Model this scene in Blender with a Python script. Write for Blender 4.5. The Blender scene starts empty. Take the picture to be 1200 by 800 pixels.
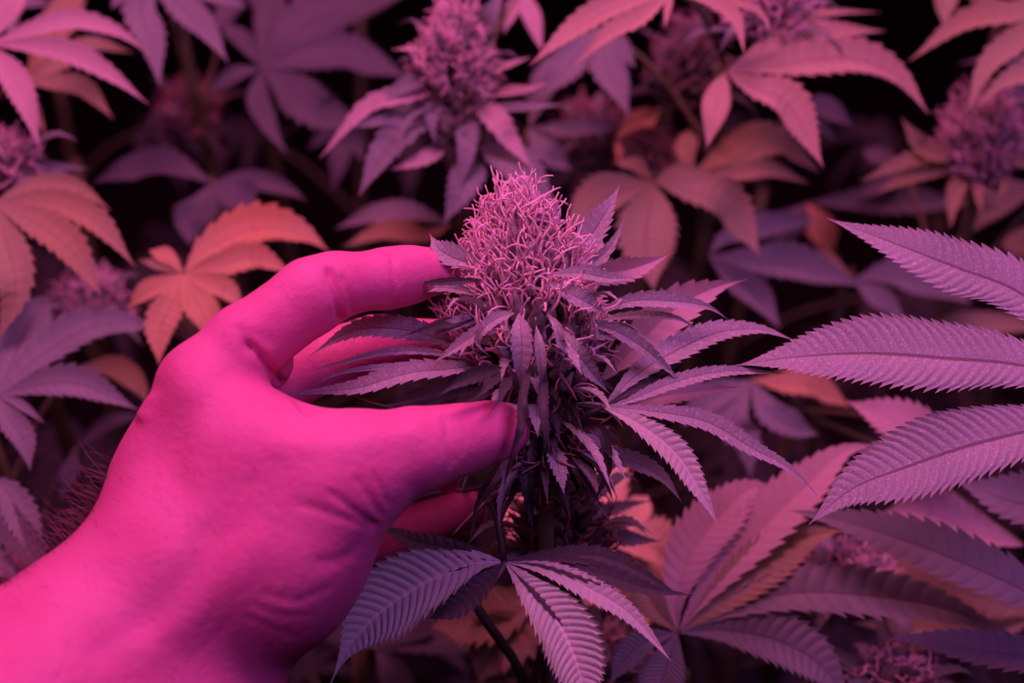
import bpy, math, random
import numpy as np
from mathutils import Vector, Matrix

SC = bpy.context.scene
COL = SC.collection
PI = math.pi
R = random.Random(7)

# ------------------------------------------------------------------ camera
FPX = 1200 * 50 / 36.0
PITCH = math.radians(38)
CAM = Vector((0, 0, 1.5))
FWD = Vector((0, math.cos(PITCH), -math.sin(PITCH)))
UPV = Vector((0, math.sin(PITCH), math.cos(PITCH)))
RGT = Vector((1, 0, 0))
K = 0.86          # overall depth scale
cd = bpy.data.cameras.new('camera'); cam = bpy.data.objects.new('camera', cd); COL.objects.link(cam)
cam.location = CAM; cam.rotation_euler = (PI / 2 - PITCH, 0, 0)
cd.lens = 50; cd.sensor_width = 36; cd.clip_start = 0.02
cd.dof.use_dof = True; cd.dof.focus_distance = 0.535 * K; cd.dof.aperture_fstop = 5.8
SC.camera = cam

# ------------------------------------------------------------------ world, lights, exposure
SC.view_settings.view_transform = 'Standard'; SC.view_settings.look = 'None'
SC.view_settings.exposure = 0.0; SC.view_settings.gamma = 1.0
w = bpy.data.worlds.new('world'); SC.world = w; w.use_nodes = True
w.node_tree.nodes['Background'].inputs[0].default_value = (0.35, 0.05, 0.30, 1)
w.node_tree.nodes['Background'].inputs[1].default_value = 0.006

def area(name, loc, target, sx, sy, power, color):
    l = bpy.data.lights.new(name, 'AREA'); l.shape = 'RECTANGLE'; l.size = sx; l.size_y = sy
    l.energy = power; l.color = color
    o = bpy.data.objects.new(name, l); COL.objects.link(o); o.location = loc
    o.rotation_euler = (Vector(target) - Vector(loc)).to_track_quat('-Z', 'Y').to_euler()
    return o
# pink grow lamps hanging over the canopy, a violet one on the right, a warm red one further back, plus an added front fill
area('grow_or_fill_lamp', (-0.09, 0.43, 1.85), (-0.06, 0.40, 1.2), 0.30, 0.18, 4.4, (1.0, 0.15, 0.51))
area('grow_or_fill_lamp', (-0.40, -0.05, 1.95), (-0.08, 0.36, 1.2), 0.25, 0.25, 0.8, (1.0, 0.10, 0.56))  # added fill from the camera side, not a real fixture
area('grow_or_fill_lamp', (0.36, 0.20, 1.80), (0.18, 0.40, 1.25), 0.25, 0.20, 1.75, (0.74, 0.17, 1.0))
area('grow_or_fill_lamp', (0.40, 1.05, 1.85), (0.20, 0.75, 1.1), 0.50, 0.25, 3.4, (1.0, 0.14, 0.38))
area('grow_or_fill_lamp', (-0.62, 0.70, 1.80), (-0.3, 0.65, 1.1), 0.35, 0.25, 1.9, (1.0, 0.11, 0.50))

# ------------------------------------------------------------------ helpers
def P(px, py, d):
    """world point seen at photo pixel px,py at d (depth before the scale K)"""
    d = d * K
    return CAM + FWD * d + RGT * ((px - 600) / FPX * d) + UPV * ((400 - py) / FPX * d)

def plane_depth(py0, d0, py):
    s, c = math.sin(PITCH), math.cos(PITCH)
    a = s - c * (400 - py0) / FPX; b = s - c * (400 - py) / FPX
    return d0 * a / max(b, 0.1)

def mesh_obj(name, verts, faces, mat, parent=None, uv=None, smooth=True, off=None):
    me = bpy.data.meshes.new(name)
    v = np.asarray(verts, dtype=np.float64)
    if off is not None: v = v - np.array(off)
    me.from_pydata(v.tolist(), [], faces if isinstance(faces, list) else faces.tolist())
    if smooth: me.polygons.foreach_set('use_smooth', [True] * len(me.polygons))
    if uv is not None:
        ul = me.uv_layers.new(name='uv')
        li = np.empty(len(me.loops), dtype=np.int32); me.loops.foreach_get('vertex_index', li)
        ul.data.foreach_set('uv', np.asarray(uv, dtype=np.float32)[li].ravel())
    me.materials.append(mat); me.update()
    o = bpy.data.objects.new(name, me); COL.objects.link(o)
    if parent is not None: o.parent = parent
    return o

def catmull(pts, n):
    p = [np.array(q, dtype=float) for q in pts]
    p = [2 * p[0] - p[1]] + p + [2 * p[-1] - p[-2]]
    seg = len(p) - 3
    L = [np.linalg.norm(p[i + 2] - p[i + 1]) for i in range(seg)]
    cum = np.concatenate([[0], np.cumsum(L)]); cum /= cum[-1]
    out = []
    for t in np.asarray(n, dtype=float):
        i = min(max(int(np.searchsorted(cum, t, side='right') - 1), 0), seg - 1)
        u = (t - cum[i]) / max(cum[i + 1] - cum[i], 1e-9)
        a, b, c, d = p[i:i + 4]
        out.append(0.5 * ((2 * b) + (-a + c) * u + (2 * a - 5 * b + 4 * c - d) * u * u + (-a + 3 * b - 3 * c + d) * u ** 3))
    return np.array(out), sum(L)

def tube_data(path, radii, sides=6):
    path = np.asarray(path, dtype=float); n = len(path)
    T = np.gradient(path, axis=0); T /= np.linalg.norm(T, axis=1)[:, None] + 1e-12
    ref = np.array([0.31, 0.2, 0.93]); ref2 = np.array([1.0, 0, 0.1])
    V = []; F = []
    for i in range(n):
        r0 = ref if abs(T[n // 2] @ ref) < 0.9 else ref2
        a = np.cross(T[i], r0); a /= np.linalg.norm(a) + 1e-12; b = np.cross(T[i], a)
        for k in range(sides):
            th = 2 * PI * k / sides
            V.append(path[i] + radii[i] * (a * math.cos(th) + b * math.sin(th)))
    for i in range(n - 1):
        for k in range(sides):
            k2 = (k + 1) % sides
            F.append((i * sides + k, i * sides + k2, (i + 1) * sides + k2, (i + 1) * sides + k))
    F.append(tuple(range(sides - 1, -1, -1))); F.append(tuple((n - 1) * sides + k for k in range(sides)))
    return V, F

class Bag:
    def __init__(s): s.V = []; s.F = []
    def add(s, V, F):
        o = len(s.V); s.V.extend(V); s.F.extend([tuple(i + o for i in f) for f in F])
    def build(s, name, mat, parent, off): return mesh_obj(name, s.V, s.F, mat, parent, off=off)

# ------------------------------------------------------------------ materials
def nt(name):
    m = bpy.data.materials.new(name); m.use_nodes = True
    n = m.node_tree.nodes; l = m.node_tree.links
    return m, n, l, n['Principled BSDF'], n['Material Output']

def mathn(n, l, op, a, b=None):
    x = n.new('ShaderNodeMath'); x.operation = op
    for i, q in enumerate((a, b)):
        if q is None: continue
        if isinstance(q, (int, float)): x.inputs[i].default_value = q
        else: l.new(q, x.inputs[i])
    return x.outputs[0]

def leaf_mat(name, c1, c2, vein, transl=0.25, tcol=None, rough=0.55, vein_w=0.10, blotch=0.0, blotch_c=(0.5, 0.3, 0.1), sheen=0.3, speck=0.0):
    m, n, l, b, out = nt(name)
    tc = n.new('ShaderNodeTexCoord'); uv = n.new('ShaderNodeUVMap'); uv.uv_map = 'uv'
    sx = n.new('ShaderNodeSeparateXYZ'); l.new(uv.outputs[0], sx.inputs[0])
    no = n.new('ShaderNodeTexNoise'); no.inputs['Scale'].default_value = 38; no.inputs['Detail'].default_value = 5
    l.new(tc.outputs['Object'], no.inputs['Vector'])
    mix = n.new('ShaderNodeMix'); mix.data_type = 'RGBA'
    mix.inputs['A'].default_value = (*c1, 1); mix.inputs['B'].default_value = (*c2, 1)
    l.new(mathn(n, l, 'MULTIPLY', mathn(n, l, 'SUBTRACT', no.outputs['Fac'], 0.3), 2.2), mix.inputs['Factor'])
    col = mix.outputs['Result']
    if blotch > 0:
        n2 = n.new('ShaderNodeTexNoise'); n2.inputs['Scale'].default_value = 14; n2.inputs['Detail'].default_value = 3
        l.new(tc.outputs['Object'], n2.inputs['Vector'])
        rp = n.new('ShaderNodeMapRange'); rp.inputs[1].default_value = 0.62 - blotch * 0.25; rp.inputs[2].default_value = 0.72
        l.new(n2.outputs['Fac'], rp.inputs[0])
        m2 = n.new('ShaderNodeMix'); m2.data_type = 'RGBA'; l.new(rp.outputs[0], m2.inputs['Factor'])
        l.new(col, m2.inputs['A']); m2.inputs['B'].default_value = (*blotch_c, 1); col = m2.outputs['Result']
    if speck > 0:
        n4 = n.new('ShaderNodeTexNoise'); n4.inputs['Scale'].default_value = 1300; n4.inputs['Detail'].default_value = 1
        l.new(tc.outputs['Object'], n4.inputs['Vector'])
        rq = n.new('ShaderNodeMapRange'); rq.inputs[1].default_value = .56; rq.inputs[2].default_value = .70; rq.inputs[4].default_value = speck
        l.new(n4.outputs['Fac'], rq.inputs[0])
        m4 = n.new('ShaderNodeMix'); m4.data_type = 'RGBA'; l.new(rq.outputs[0], m4.inputs['Factor'])
        l.new(col, m4.inputs['A']); m4.inputs['B'].default_value = (.75, .80, .72, 1); col = m4.outputs['Result']
    # veins: side veins at whole tooth numbers, midrib at v = 0
    fr = mathn(n, l, 'FRACT', sx.outputs['X'])
    dd = mathn(n, l, 'MINIMUM', fr, mathn(n, l, 'SUBTRACT', 1.0, fr))
    sv = mathn(n, l, 'LESS_THAN', dd, vein_w)
    av = mathn(n, l, 'ABSOLUTE', sx.outputs['Y'])
    mr = mathn(n, l, 'LESS_THAN', av, 0.045)
    f = mathn(n, l, 'MAXIMUM', mathn(n, l, 'MULTIPLY', sv, 0.22), mathn(n, l, 'MULTIPLY', mr, 0.75))
    m3 = n.new('ShaderNodeMix'); m3.data_type = 'RGBA'; l.new(f, m3.inputs['Factor'])
    l.new(col, m3.inputs['A']); m3.inputs['B'].default_value = (*vein, 1)
    l.new(m3.outputs['Result'], b.inputs['Base Color'])
    b.inputs['Roughness'].default_value = rough; b.inputs['Specular IOR Level'].default_value = 0.35
    b.inputs['Sheen Weight'].default_value = sheen; b.inputs['Sheen Roughness'].default_value = 0.5
    n3 = n.new('ShaderNodeTexNoise'); n3.inputs['Scale'].default_value = 900; n3.inputs['Detail'].default_value = 2
    l.new(tc.outputs['Object'], n3.inputs['Vector'])
    bp = n.new('ShaderNodeBump'); bp.inputs['Strength'].default_value = 0.35; bp.inputs['Distance'].default_value = 0.0004
    l.new(n3.outputs['Fac'], bp.inputs['Height']); l.new(bp.outputs[0], b.inputs['Normal'])
    tr = n.new('ShaderNodeBsdfTranslucent'); tr.inputs[0].default_value = (*(tcol or c2), 1)
    ms = n.new('ShaderNodeMixShader'); ms.inputs[0].default_value = transl
    l.new(b.outputs[0], ms.inputs[1]); l.new(tr.outputs[0], ms.inputs[2]); l.new(ms.outputs[0], out.inputs[0])
    return m

def flat_mat(name, c1, c2, rough=0.5, scale=60, bump=0.0, sss=0.0, transl=0.0, sheen=0.0):
    m, n, l, b, out = nt(name)
    tc = n.new('ShaderNodeTexCoord'); no = n.new('ShaderNodeTexNoise'); no.inputs['Scale'].default_value = scale
    no.inputs['Detail'].default_value = 4; l.new(tc.outputs['Object'], no.inputs['Vector'])
    rp = n.new('ShaderNodeMapRange'); rp.inputs[1].default_value = 0.35; rp.inputs[2].default_value = 0.65; l.new(no.outputs['Fac'], rp.inputs[0])
    mix = n.new('ShaderNodeMix'); mix.data_type = 'RGBA'; l.new(rp.outputs[0], mix.inputs['Factor'])
    mix.inputs['A'].default_value = (*c1, 1); mix.inputs['B'].default_value = (*c2, 1)
    l.new(mix.outputs['Result'], b.inputs['Base Color']); b.inputs['Roughness'].default_value = rough
    b.inputs['Sheen Weight'].default_value = sheen
    if bump:
        bp = n.new('ShaderNodeBump'); bp.inputs['Strength'].default_value = bump; bp.inputs['Distance'].default_value = 0.001
        l.new(no.outputs['Fac'], bp.inputs['Height']); l.new(bp.outputs[0], b.inputs['Normal'])
    if sss:
        b.inputs['Subsurface Weight'].default_value = sss; b.inputs['Subsurface Radius'].default_value = (1, .4, .3)
        b.inputs['Subsurface Scale'].default_value = 0.002
    if transl:
        tr = n.new('ShaderNodeBsdfTranslucent'); tr.inputs[0].default_value = (*c2, 1)
        ms = n.new('ShaderNodeMixShader'); ms.inputs[0].default_value = transl
        l.new(b.outputs[0], ms.inputs[1]); l.new(tr.outputs[0], ms.inputs[2]); l.new(ms.outputs[0], out.inputs[0])
    return m

GREEN = leaf_mat('leaf_green', (.22, .33, .26), (.30, .42, .32), (.12, .14, .10))
SHARP = leaf_mat('leaf_green_veined', (.29, .42, .31), (.38, .51, .39), (.09, .07, .05), transl=0.12, vein_w=0.05, speck=.5)
RIDGE = leaf_mat('leaf_green_ridged', (.40, .62, .40), (.50, .72, .48), (.75, .80, .66), transl=0.12, vein_w=0.09, speck=.4)
SALMON = leaf_mat('leaf_salmon', (.90, .88, .42), (.80, .74, .34), (.60, .45, .25), transl=0.25)
BLUSH = leaf_mat('leaf_blush', (.60, .58, .32), (.50, .50, .26), (.36, .30, .18), transl=0.25)
LIGHT = leaf_mat('leaf_pale', (.52, .54, .40), (.64, .62, .50), (.45, .38, .26), transl=0.25)
WARM = leaf_mat('leaf_yellowing', (.42, .50, .22), (.36, .44, .20), (.28, .24, .10), transl=0.25, blotch=0.5, blotch_c=(.46, .44, .16))
RUST = leaf_mat('leaf_rusty', (.66, .58, .22), (.56, .48, .18), (.42, .26, .16), transl=0.25, blotch=0.6, blotch_c=(.74, .46, .14))
DARK = leaf_mat('leaf_deep_shade', (.035, .055, .04), (.055, .075, .06), (.03, .04, .02), transl=0.1, sheen=.1)  # near-black leaf copy: deep canopy shade put into the colour
DUSK = leaf_mat('leaf_half_shade', (.09, .135, .11), (.13, .175, .15), (.08, .09, .06), transl=0.15, sheen=.2)  # darker leaf copy: background shade put into the colour
STEM = flat_mat('stem', (.10, .16, .05), (.16, .20, .07), .6, 90, .3)
DSTEM = flat_mat('stem_dark', (.03, .05, .02), (.05, .06, .03), .5, 90, .3)
CALYX = flat_mat('calyx', (.12, .15, .10), (.36, .38, .30), .6, 300, .6, transl=0.1)
PISTIL = flat_mat('pistil', (.98, .96, .86), (.95, .80, .72), .45, 200, transl=0.25)
PISTILD = flat_mat('pistil_brown', (.42, .26, .20), (.50, .34, .28), .5, 200, transl=0.2)
SOIL = flat_mat('soil', (.012, .010, .009), (.03, .024, .02), .9, 30, .8)

# ------------------------------------------------------------------ leaflets
def leaflet_data(pts3, width, N0, teeth, detail, fold=0.25, corr=0.06, peak=0.42, tipe=1.35, saw=0.22, shear=0.5, wav=0.0, seed=0):
    """serrated lanceolate blade along a 3-D spine; every side vein is a ridge that ends in a tooth"""
    rr = random.Random(seed)
    if detail >= 2: vs = np.array([-1, -.7, -.38, -.08, 0, .08, .38, .7, 1]); ph = np.array([0, .22, .5, .8, .97])
    elif detail == 1: vs = np.array([-1, -.55, 0, .55, 1]); ph = np.array([0, .5, .95])
    else: vs = np.array([-1, -.5, 0, .5, 1]); ph = np.array([0, .9])
    rows = np.array([k + p for k in range(teeth) for p in ph] + [teeth - .001])
    t = 0.015 + 0.985 * rows / teeth
    C, L = catmull(pts3, t)
    T = np.gradient(C, axis=0); T /= np.linalg.norm(T, axis=1)[:, None] + 1e-12
    N0 = np.asarray(N0, dtype=float)
    if N0.ndim == 1: N0 = np.repeat(N0[None], len(T), 0)
    N = N0 - (N0 * T).sum(1)[:, None] * T; N /= np.linalg.norm(N, axis=1)[:, None] + 1e-9
    S = np.cross(T, N)
    prof = np.where(t < peak, np.sin(PI / 2 * np.clip(t / peak, 0, 1)) ** 1.15, np.cos(PI / 2 * np.clip((t - peak) / (1 - peak), 0, 1)) ** tipe)
    prof = np.maximum(prof, 0.035 * (1 - t) + 0.012)
    hw = prof * width / 2
    phase = rows - np.floor(rows)
    irr = np.array([1 + 0.18 * (rr.random() - .5) for _ in range(teeth + 1)])[np.floor(rows).astype(int)]
    V = []; UV = []
    wob = np.sin(t * PI * (2 + rr.random() * 2) + rr.random() * 6) * wav
    for j, v in enumerate(vs):
        a = abs(v)
        edge = 1.0 - (saw * (1 - phase) * irr if a == 1 else 0) * np.clip(hw / (width * .12), 0, 1)
        along = hw * shear * a ** 1.3 + (phase * 0.12 * hw if a == 1 else 0)
        pl = C + T * along[:, None] + S * (v * hw * edge)[:, None]
        h = fold * a * hw + corr * hw * np.sin(PI * phase) * (a ** .6) * (1.0 if a < 1 else .5) + wob * hw * (v if v > 0 else -v * .6)
        V.append(pl + N * h[:, None])
        UV.append(np.stack([rows, np.full_like(rows, v)], 1))
    V = np.stack(V, 1).reshape(-1, 3); UV = np.stack(UV, 1).reshape(-1, 2)
    nc = len(vs); nr = len(rows)
    i = np.arange(nr - 1)[:, None] * nc + np.arange(nc - 1)[None]
    F = np.stack([i, i + 1, i + nc + 1, i + nc], -1).reshape(-1, 4)
    return V, F, UV

TOCAM_MIX = 0.55
seedc = [0]
def blade(parent, off, pts, wpx, mat, teeth=14, detail=1, name='leaflet', nrm=None, tilt=0.0, **kw):
    """pts are (px, py, depth)"""
    seedc[0] += 1
    w3 = [np.array(P(*q)) for q in pts]
    mid = w3[len(w3) // 2]; dm = float((Vector(mid) - CAM).dot(FWD))
    if nrm is None:
        tc = np.array(CAM) - mid; tc /= np.linalg.norm(tc)
        n = np.array([0, 0, 1.0]) * (1 - TOCAM_MIX) + tc * TOCAM_MIX
        n = n + np.array([R.uniform(-.12, .12), R.uniform(-.12, .12), 0]) + np.array(RGT) * tilt
    else: n = np.array(nrm, dtype=float)
    T = w3[-1] - w3[0]; T /= np.linalg.norm(T); S = np.cross(T, n - (n @ T) * T); S /= np.linalg.norm(S)
    vis = min(1.0, max(.6, math.hypot(S @ np.array(RGT), S @ np.array(UPV))))
    V, F, UV = leaflet_data(w3, wpx * dm / FPX / vis, n, teeth, detail, seed=seedc[0], **kw)
    return mesh_obj(name, V, F, mat, parent, uv=UV, off=off)

# ------------------------------------------------------------------ plants
def plant(label, group, root_px, top=None, stem_r=0.005):
    """root_px: (px,py,d) of the top of the stem; the root stands under it on the soil"""
    p = P(*root_px)
    o = bpy.data.objects.new('cannabis_plant', None); COL.objects.link(o)
    o.location = (p.x, p.y + 0.02, 0); o['label'] = label; o['category'] = 'plant'
    if group: o['group'] = group
    off = (p.x, p.y + 0.02, 0)
    sway = R.uniform(-.015, .015)
    path = [(p.x, p.y + .02, 0.0), (p.x + sway, p.y + .03, .35 * p.z), (p.x - sway, p.y + .015, .7 * p.z), (p.x, p.y, p.z)]
    C, _ = catmull(path, np.linspace(0, 1, 24))
    V, F = tube_data(C, np.linspace(stem_r * 1.6, stem_r * .7, 24), 8)
    mesh_obj('stem', V, F, STEM, o, off=off)
    return dict(o=o, off=off, C=C, top=p)

def petiole(pl, hub, r=0.0011, drop=0.05, mat=None, name='fan_leaf', end=None):
    C = pl['C']; h = np.array(hub)
    if end is not None: tgt = np.array(end)
    else:
        i = int(np.argmin(np.abs(C[:, 2] - (h[2] - drop)))); tgt = C[i]
        if h[2] - drop > C[-1][2]: tgt = C[-1]
    mid = (h + tgt) / 2 + np.array([0, 0, .008])
    pth, _ = catmull([tgt, mid, h], np.linspace(0, 1, 9))
    V, F = tube_data(pth, np.linspace(r * 1.5, r, 9), 6)
    return mesh_obj(name, V, F, mat or STEM, pl['o'], off=pl['off'])

def fan(pl, hub, leaves, mat, detail=1, teeth=13, droop=0.35, plane=0.5, stem=None, end=None, **kw):
    if detail < 2: kw.setdefault('fold', .38); kw.setdefault('wav', .12)
    """hub (px,py,d); leaves: list of (pts, width[, extra dict]) where pts are (px,py) or (px,py,dd) after the hub"""
    hp = P(*hub)
    f = petiole(pl, hp, mat=stem, end=end)
    for item in leaves:
        pts, wd = item[0], item[1]; ex = dict(item[2]) if len(item) > 2 else {}
        m = ex.pop('mat', mat); st = ex.pop('start', None)
        P0 = [(st[0], st[1])] if st else [(hub[0], hub[1])]
        allp = P0 + list(pts); out = []
        tot = 0; acc = [0]
        for a, b in zip(allp[:-1], allp[1:]):
            tot += math.hypot(b[0] - a[0], b[1] - a[1]); acc.append(tot)
        for q, s in zip(allp, acc):
            d = hub[2] + plane * (plane_depth(hub[1], hub[2], q[1]) - hub[2])
            u = s / tot
            d += droop * (tot / FPX * hub[2]) * (u * u - 0.45 * u)
            if len(q) > 2: d += q[2]
            out.append((q[0], q[1], d))
        k = dict(kw); k.update(ex)
        blade(f, pl['off'], out, wd, m, teeth=k.pop('teeth', teeth), detail=k.pop('detail', detail), **k)
    return f

def unit_leaf(droop, w, seed):
    pts = [(0, 0, 0), (.33, 0, .05), (.7, 0, .05 - droop * .5), (1, 0, -droop)]
    return leaflet_data(pts, w, (0, 0, 1), 11, 0, seed=seed, fold=.3, saw=.2)
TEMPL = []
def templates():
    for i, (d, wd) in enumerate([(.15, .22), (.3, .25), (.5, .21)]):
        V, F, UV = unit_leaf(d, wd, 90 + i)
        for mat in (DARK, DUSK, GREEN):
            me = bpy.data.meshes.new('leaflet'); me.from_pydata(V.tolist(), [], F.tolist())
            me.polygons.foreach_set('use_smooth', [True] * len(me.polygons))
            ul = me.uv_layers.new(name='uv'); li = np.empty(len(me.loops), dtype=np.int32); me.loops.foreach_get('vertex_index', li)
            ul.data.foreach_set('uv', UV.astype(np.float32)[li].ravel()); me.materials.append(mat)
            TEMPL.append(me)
templates()

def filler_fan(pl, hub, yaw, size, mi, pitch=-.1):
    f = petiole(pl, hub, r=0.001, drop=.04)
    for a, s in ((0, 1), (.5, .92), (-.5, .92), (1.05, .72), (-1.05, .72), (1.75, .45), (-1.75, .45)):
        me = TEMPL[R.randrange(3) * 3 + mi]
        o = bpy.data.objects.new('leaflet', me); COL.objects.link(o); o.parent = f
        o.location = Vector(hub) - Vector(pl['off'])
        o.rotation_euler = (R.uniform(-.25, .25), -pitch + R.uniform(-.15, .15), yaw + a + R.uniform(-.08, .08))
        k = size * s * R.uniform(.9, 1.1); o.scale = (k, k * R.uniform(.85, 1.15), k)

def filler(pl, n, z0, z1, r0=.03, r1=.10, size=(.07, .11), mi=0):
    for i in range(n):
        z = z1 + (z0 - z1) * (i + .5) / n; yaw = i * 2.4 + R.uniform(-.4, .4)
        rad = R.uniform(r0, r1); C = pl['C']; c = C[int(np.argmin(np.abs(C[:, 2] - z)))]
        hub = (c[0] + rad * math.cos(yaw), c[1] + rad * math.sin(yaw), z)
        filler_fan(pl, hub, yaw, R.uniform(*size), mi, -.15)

def cola(pl, path, radii, n_cal, n_pis, pis_len=.009, pis_r=.00045, cal=.0048, pis_t=(0.0, 1.0), pis_mat=None, seg=6, sides=3, bias=1.0, seed=1, cal_t0=0.0):
    """path: world points base->top, radii along it"""
    rr = random.Random(seed)
    ts = np.linspace(0, 1, 16); C, L = catmull(path, ts); rad = np.interp(ts, np.linspace(0, 1, len(radii)), radii)
    V, F = tube_data(C, rad * .70 * np.clip((ts - cal_t0 * .7) * 8 + .35, .3, 1), 12)
    bg = Bag(); ph = Bag(); core = (V, F)
    def at(t):
        c = np.array([np.interp(t, ts, C[:, k]) for k in range(3)]); return c, float(np.interp(t, ts, rad))
    ax = C[-1] - C[0]; ax /= np.linalg.norm(ax)
    a = np.cross(ax, [0, 1, 0.2]); a /= np.linalg.norm(a); b = np.cross(ax, a)
    spots = []
    for i in range(n_cal):
        t = cal_t0 + (1 - cal_t0) * (i + .5) / n_cal; th = i * 2.39996 + rr.uniform(-.2, .2)
        c, r = at(t); o = a * math.cos(th) + b * math.sin(th)
        r = r * (1 + .12 * math.sin(th * 3 + t * 23))
        d = o * (1 - .75 * t ** 2) + ax * (.45 + 1.2 * t ** 3); d /= np.linalg.norm(d)
        p = c + o * r * .72; s = cal * rr.uniform(.75, 1.2)
        pth = [p, p + d * s * .35, p + d * s * .8, p + d * s * 1.35, p + d * s * 1.9 + ax * s * .25]
        V, F = tube_data(pth, [s * .3, s * .52, s * .46, s * .2, s * .03], 6); bg.add(V, F)
        spots.append((t, th, c, o, p + d * s * 1.2, d))
    for i in range(n_pis):
        t, th, c, o, p, d = spots[int((pis_t[0] + (pis_t[1] - pis_t[0]) * rr.random() ** bias) * (n_cal - 1))]
        p = p + np.array([rr.gauss(0, 1) for _ in range(3)]) * cal * .35
        q = d * 1.0 + ax * .1 + np.array([rr.gauss(0, .30) for _ in range(3)]); q /= np.linalg.norm(q)
        ln = pis_len * rr.uniform(.55, 1.25); crv = np.array([rr.gauss(0, 1) for _ in range(3)]); crv -= (crv @ q) * q
        crv /= np.linalg.norm(crv) + 1e-9; bend = rr.uniform(.6, 3.0) * (1 if rr.random() < .7 else -1); sflip = rr.random() < .45
        pth = []
        pos = p.copy(); st = ln / seg; an = 0.0; wob = np.cross(q, crv) * rr.uniform(-.5, .5)
        for k in range(seg + 1):
            pth.append(pos.copy()); pos = pos + (q * math.cos(an) + crv * math.sin(an) + wob * math.sin(k * 1.1)) * st
            an += bend / seg * (1 if (not sflip or k < seg * .5) else -1.4)
        V, F = tube_data(pth, [pis_r * (1 - .55 * k / seg) for k in range(seg + 1)], sides); ph.add(V, F)
    o = bg.build('bud', CALYX, pl['o'], pl['off']); o['kind'] = 'stuff'
    cr = mesh_obj('core', core[0], core[1], DSTEM, o, off=pl['off'])  # core darkened so its colour carries the shade between calyxes
    h = ph.build('pistil_hairs', pis_mat or PISTIL, o, pl['off']); h['kind'] = 'stuff'
    return dict(at=at, a=a, b=b, ax=ax)

def sugar(pl, co, n, t0, t1, ln, wd, mat, detail=0, teeth=8, seed=3, up0=-.5, up1=.9, skip=None, r0=.6):
    rr = random.Random(seed)
    for i in range(n):
        t = t0 + (t1 - t0) * (i + .5) / n; th = i * 2.39996 + rr.uniform(-.3, .3)
        c, r = co['at'](t); o = co['a'] * math.cos(th) + co['b'] * math.sin(th)
        if skip and skip(t, o): continue
        up = up0 + (up1 - up0) * (t - t0) / max(t1 - t0, 1e-6) + rr.uniform(-.2, .2)
        L = ln * rr.uniform(.7, 1.2)
        d = o + co['ax'] * up; d /= np.linalg.norm(d)
        p0 = c + o * r * r0
        pts = [p0, p0 + d * L * .4 + co['ax'] * L * .04, p0 + d * L * .75, p0 + d * L - co['ax'] * L * .22]
        nn = co['ax'] * 1.0 - o * up * .5
        V, F, UV = leaflet_data(pts, wd * rr.uniform(.8, 1.2), nn, teeth, detail, seed=i, fold=.5, saw=.3)
        mesh_obj('sugar_leaf', V, F, mat, pl['o'], uv=UV, off=pl['off'])
# ------------------------------------------------------------------ setting
fl = mesh_obj('floor', [(-5, -3, 0), (5, -3, 0), (5, 8, 0), (-5, 8, 0)], [(0, 1, 2, 3)], SOIL, smooth=False); fl['kind'] = 'structure'
# ------------------------------------------------------------------ the hand and forearm: one surface from a smooth union
def CS(px, py, d):
    d = d * K; return np.array([(px - 600) / FPX * d, (400 - py) / FPX * d, d])
def rp(r, d): return r * d * K / FPX
H = 0.0013
lo = np.array([-.325, -.255, .33]); hi = np.array([.012, .048, .56])
nx, ny, nz = [int(q) for q in (hi - lo) / H]
gx = (lo[0] + H * np.arange(nx)).astype(np.float32); gy = (lo[1] + H * np.arange(ny)).astype(np.float32); gz = (lo[2] + H * np.arange(nz)).astype(np.float32)
def smin(a, b, k):
    h = np.maximum(k - np.abs(a - b), 0) / k
    return np.minimum(a, b) - h * h * k * .25
def add_chain(F, pts, k, mar=.016):
    for (A, B) in zip(pts[:-1], pts[1:]):
        a = CS(*A[:3]); b = CS(*B[:3]); ra = rp(A[3], A[2]); rb = rp(B[3], B[2]); m = max(ra, rb) + mar
        l = np.minimum(a, b) - m; h = np.maximum(a, b) + m
        i0 = np.clip(((l - lo) / H).astype(int), 0, [nx, ny, nz]); i1 = np.clip(((h - lo) / H).astype(int) + 1, 0, [nx, ny, nz])
        sl = tuple(slice(p, q) for p, q in zip(i0, i1))
        if any(p >= q for p, q in zip(i0, i1)): continue
        X = gx[sl[0]][:, None, None] - np.float32(a[0]); Y = gy[sl[1]][None, :, None] - np.float32(a[1]); Z = gz[sl[2]][None, None, :] - np.float32(a[2])
        d = (b - a).astype(np.float32); dl = float(d @ d)
        t = np.clip((X * d[0] + Y * d[1] + Z * d[2]) / dl, 0, 1)
        D = np.sqrt((X - t * d[0]) ** 2 + (Y - t * d[1]) ** 2 + (Z - t * d[2]) ** 2) - (ra + t * np.float32(rb - ra))
        F[sl] = smin(F[sl], D, k)
def newF(): return np.full((nx, ny, nz), .05, dtype=np.float32)
palm = newF()
for ch in [
    [(-420, 1180, .40, 200), (-60, 915, .455, 178), (95, 800, .485, 132), (222, 668, .505, 118)],      # forearm, outer side
    [(-260, 1240, .42, 190), (150, 880, .49, 135), (262, 730, .515, 98)],            # forearm, inner side
    [(222, 668, .505, 118), (220, 560, .515, 74), (241, 455, .508, 56)],             # index metacarpal
    [(225, 640, .53, 100), (226, 505, .535, 50)],                                     # middle metacarpal
    [(240, 650, .55, 90), (245, 560, .548, 46)],
    [(260, 690, .56, 80), (285, 625, .56, 42)],
    [(250, 470, .500, 36), (312, 526, .496, 46), (385, 562, .495, 64)],               # first web
    [(240, 660, .50, 100), (318, 662, .50, 84), (386, 572, .497, 70)],               # thumb metacarpal
    [(300, 560, .50, 78), (330, 640, .50, 92)],
]: add_chain(palm, ch, .014)
body = palm
def finger(pts, kk=.004):
    global body
    f = newF(); add_chain(f, pts, .0035); body = smin(body, f, kk)
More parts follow.
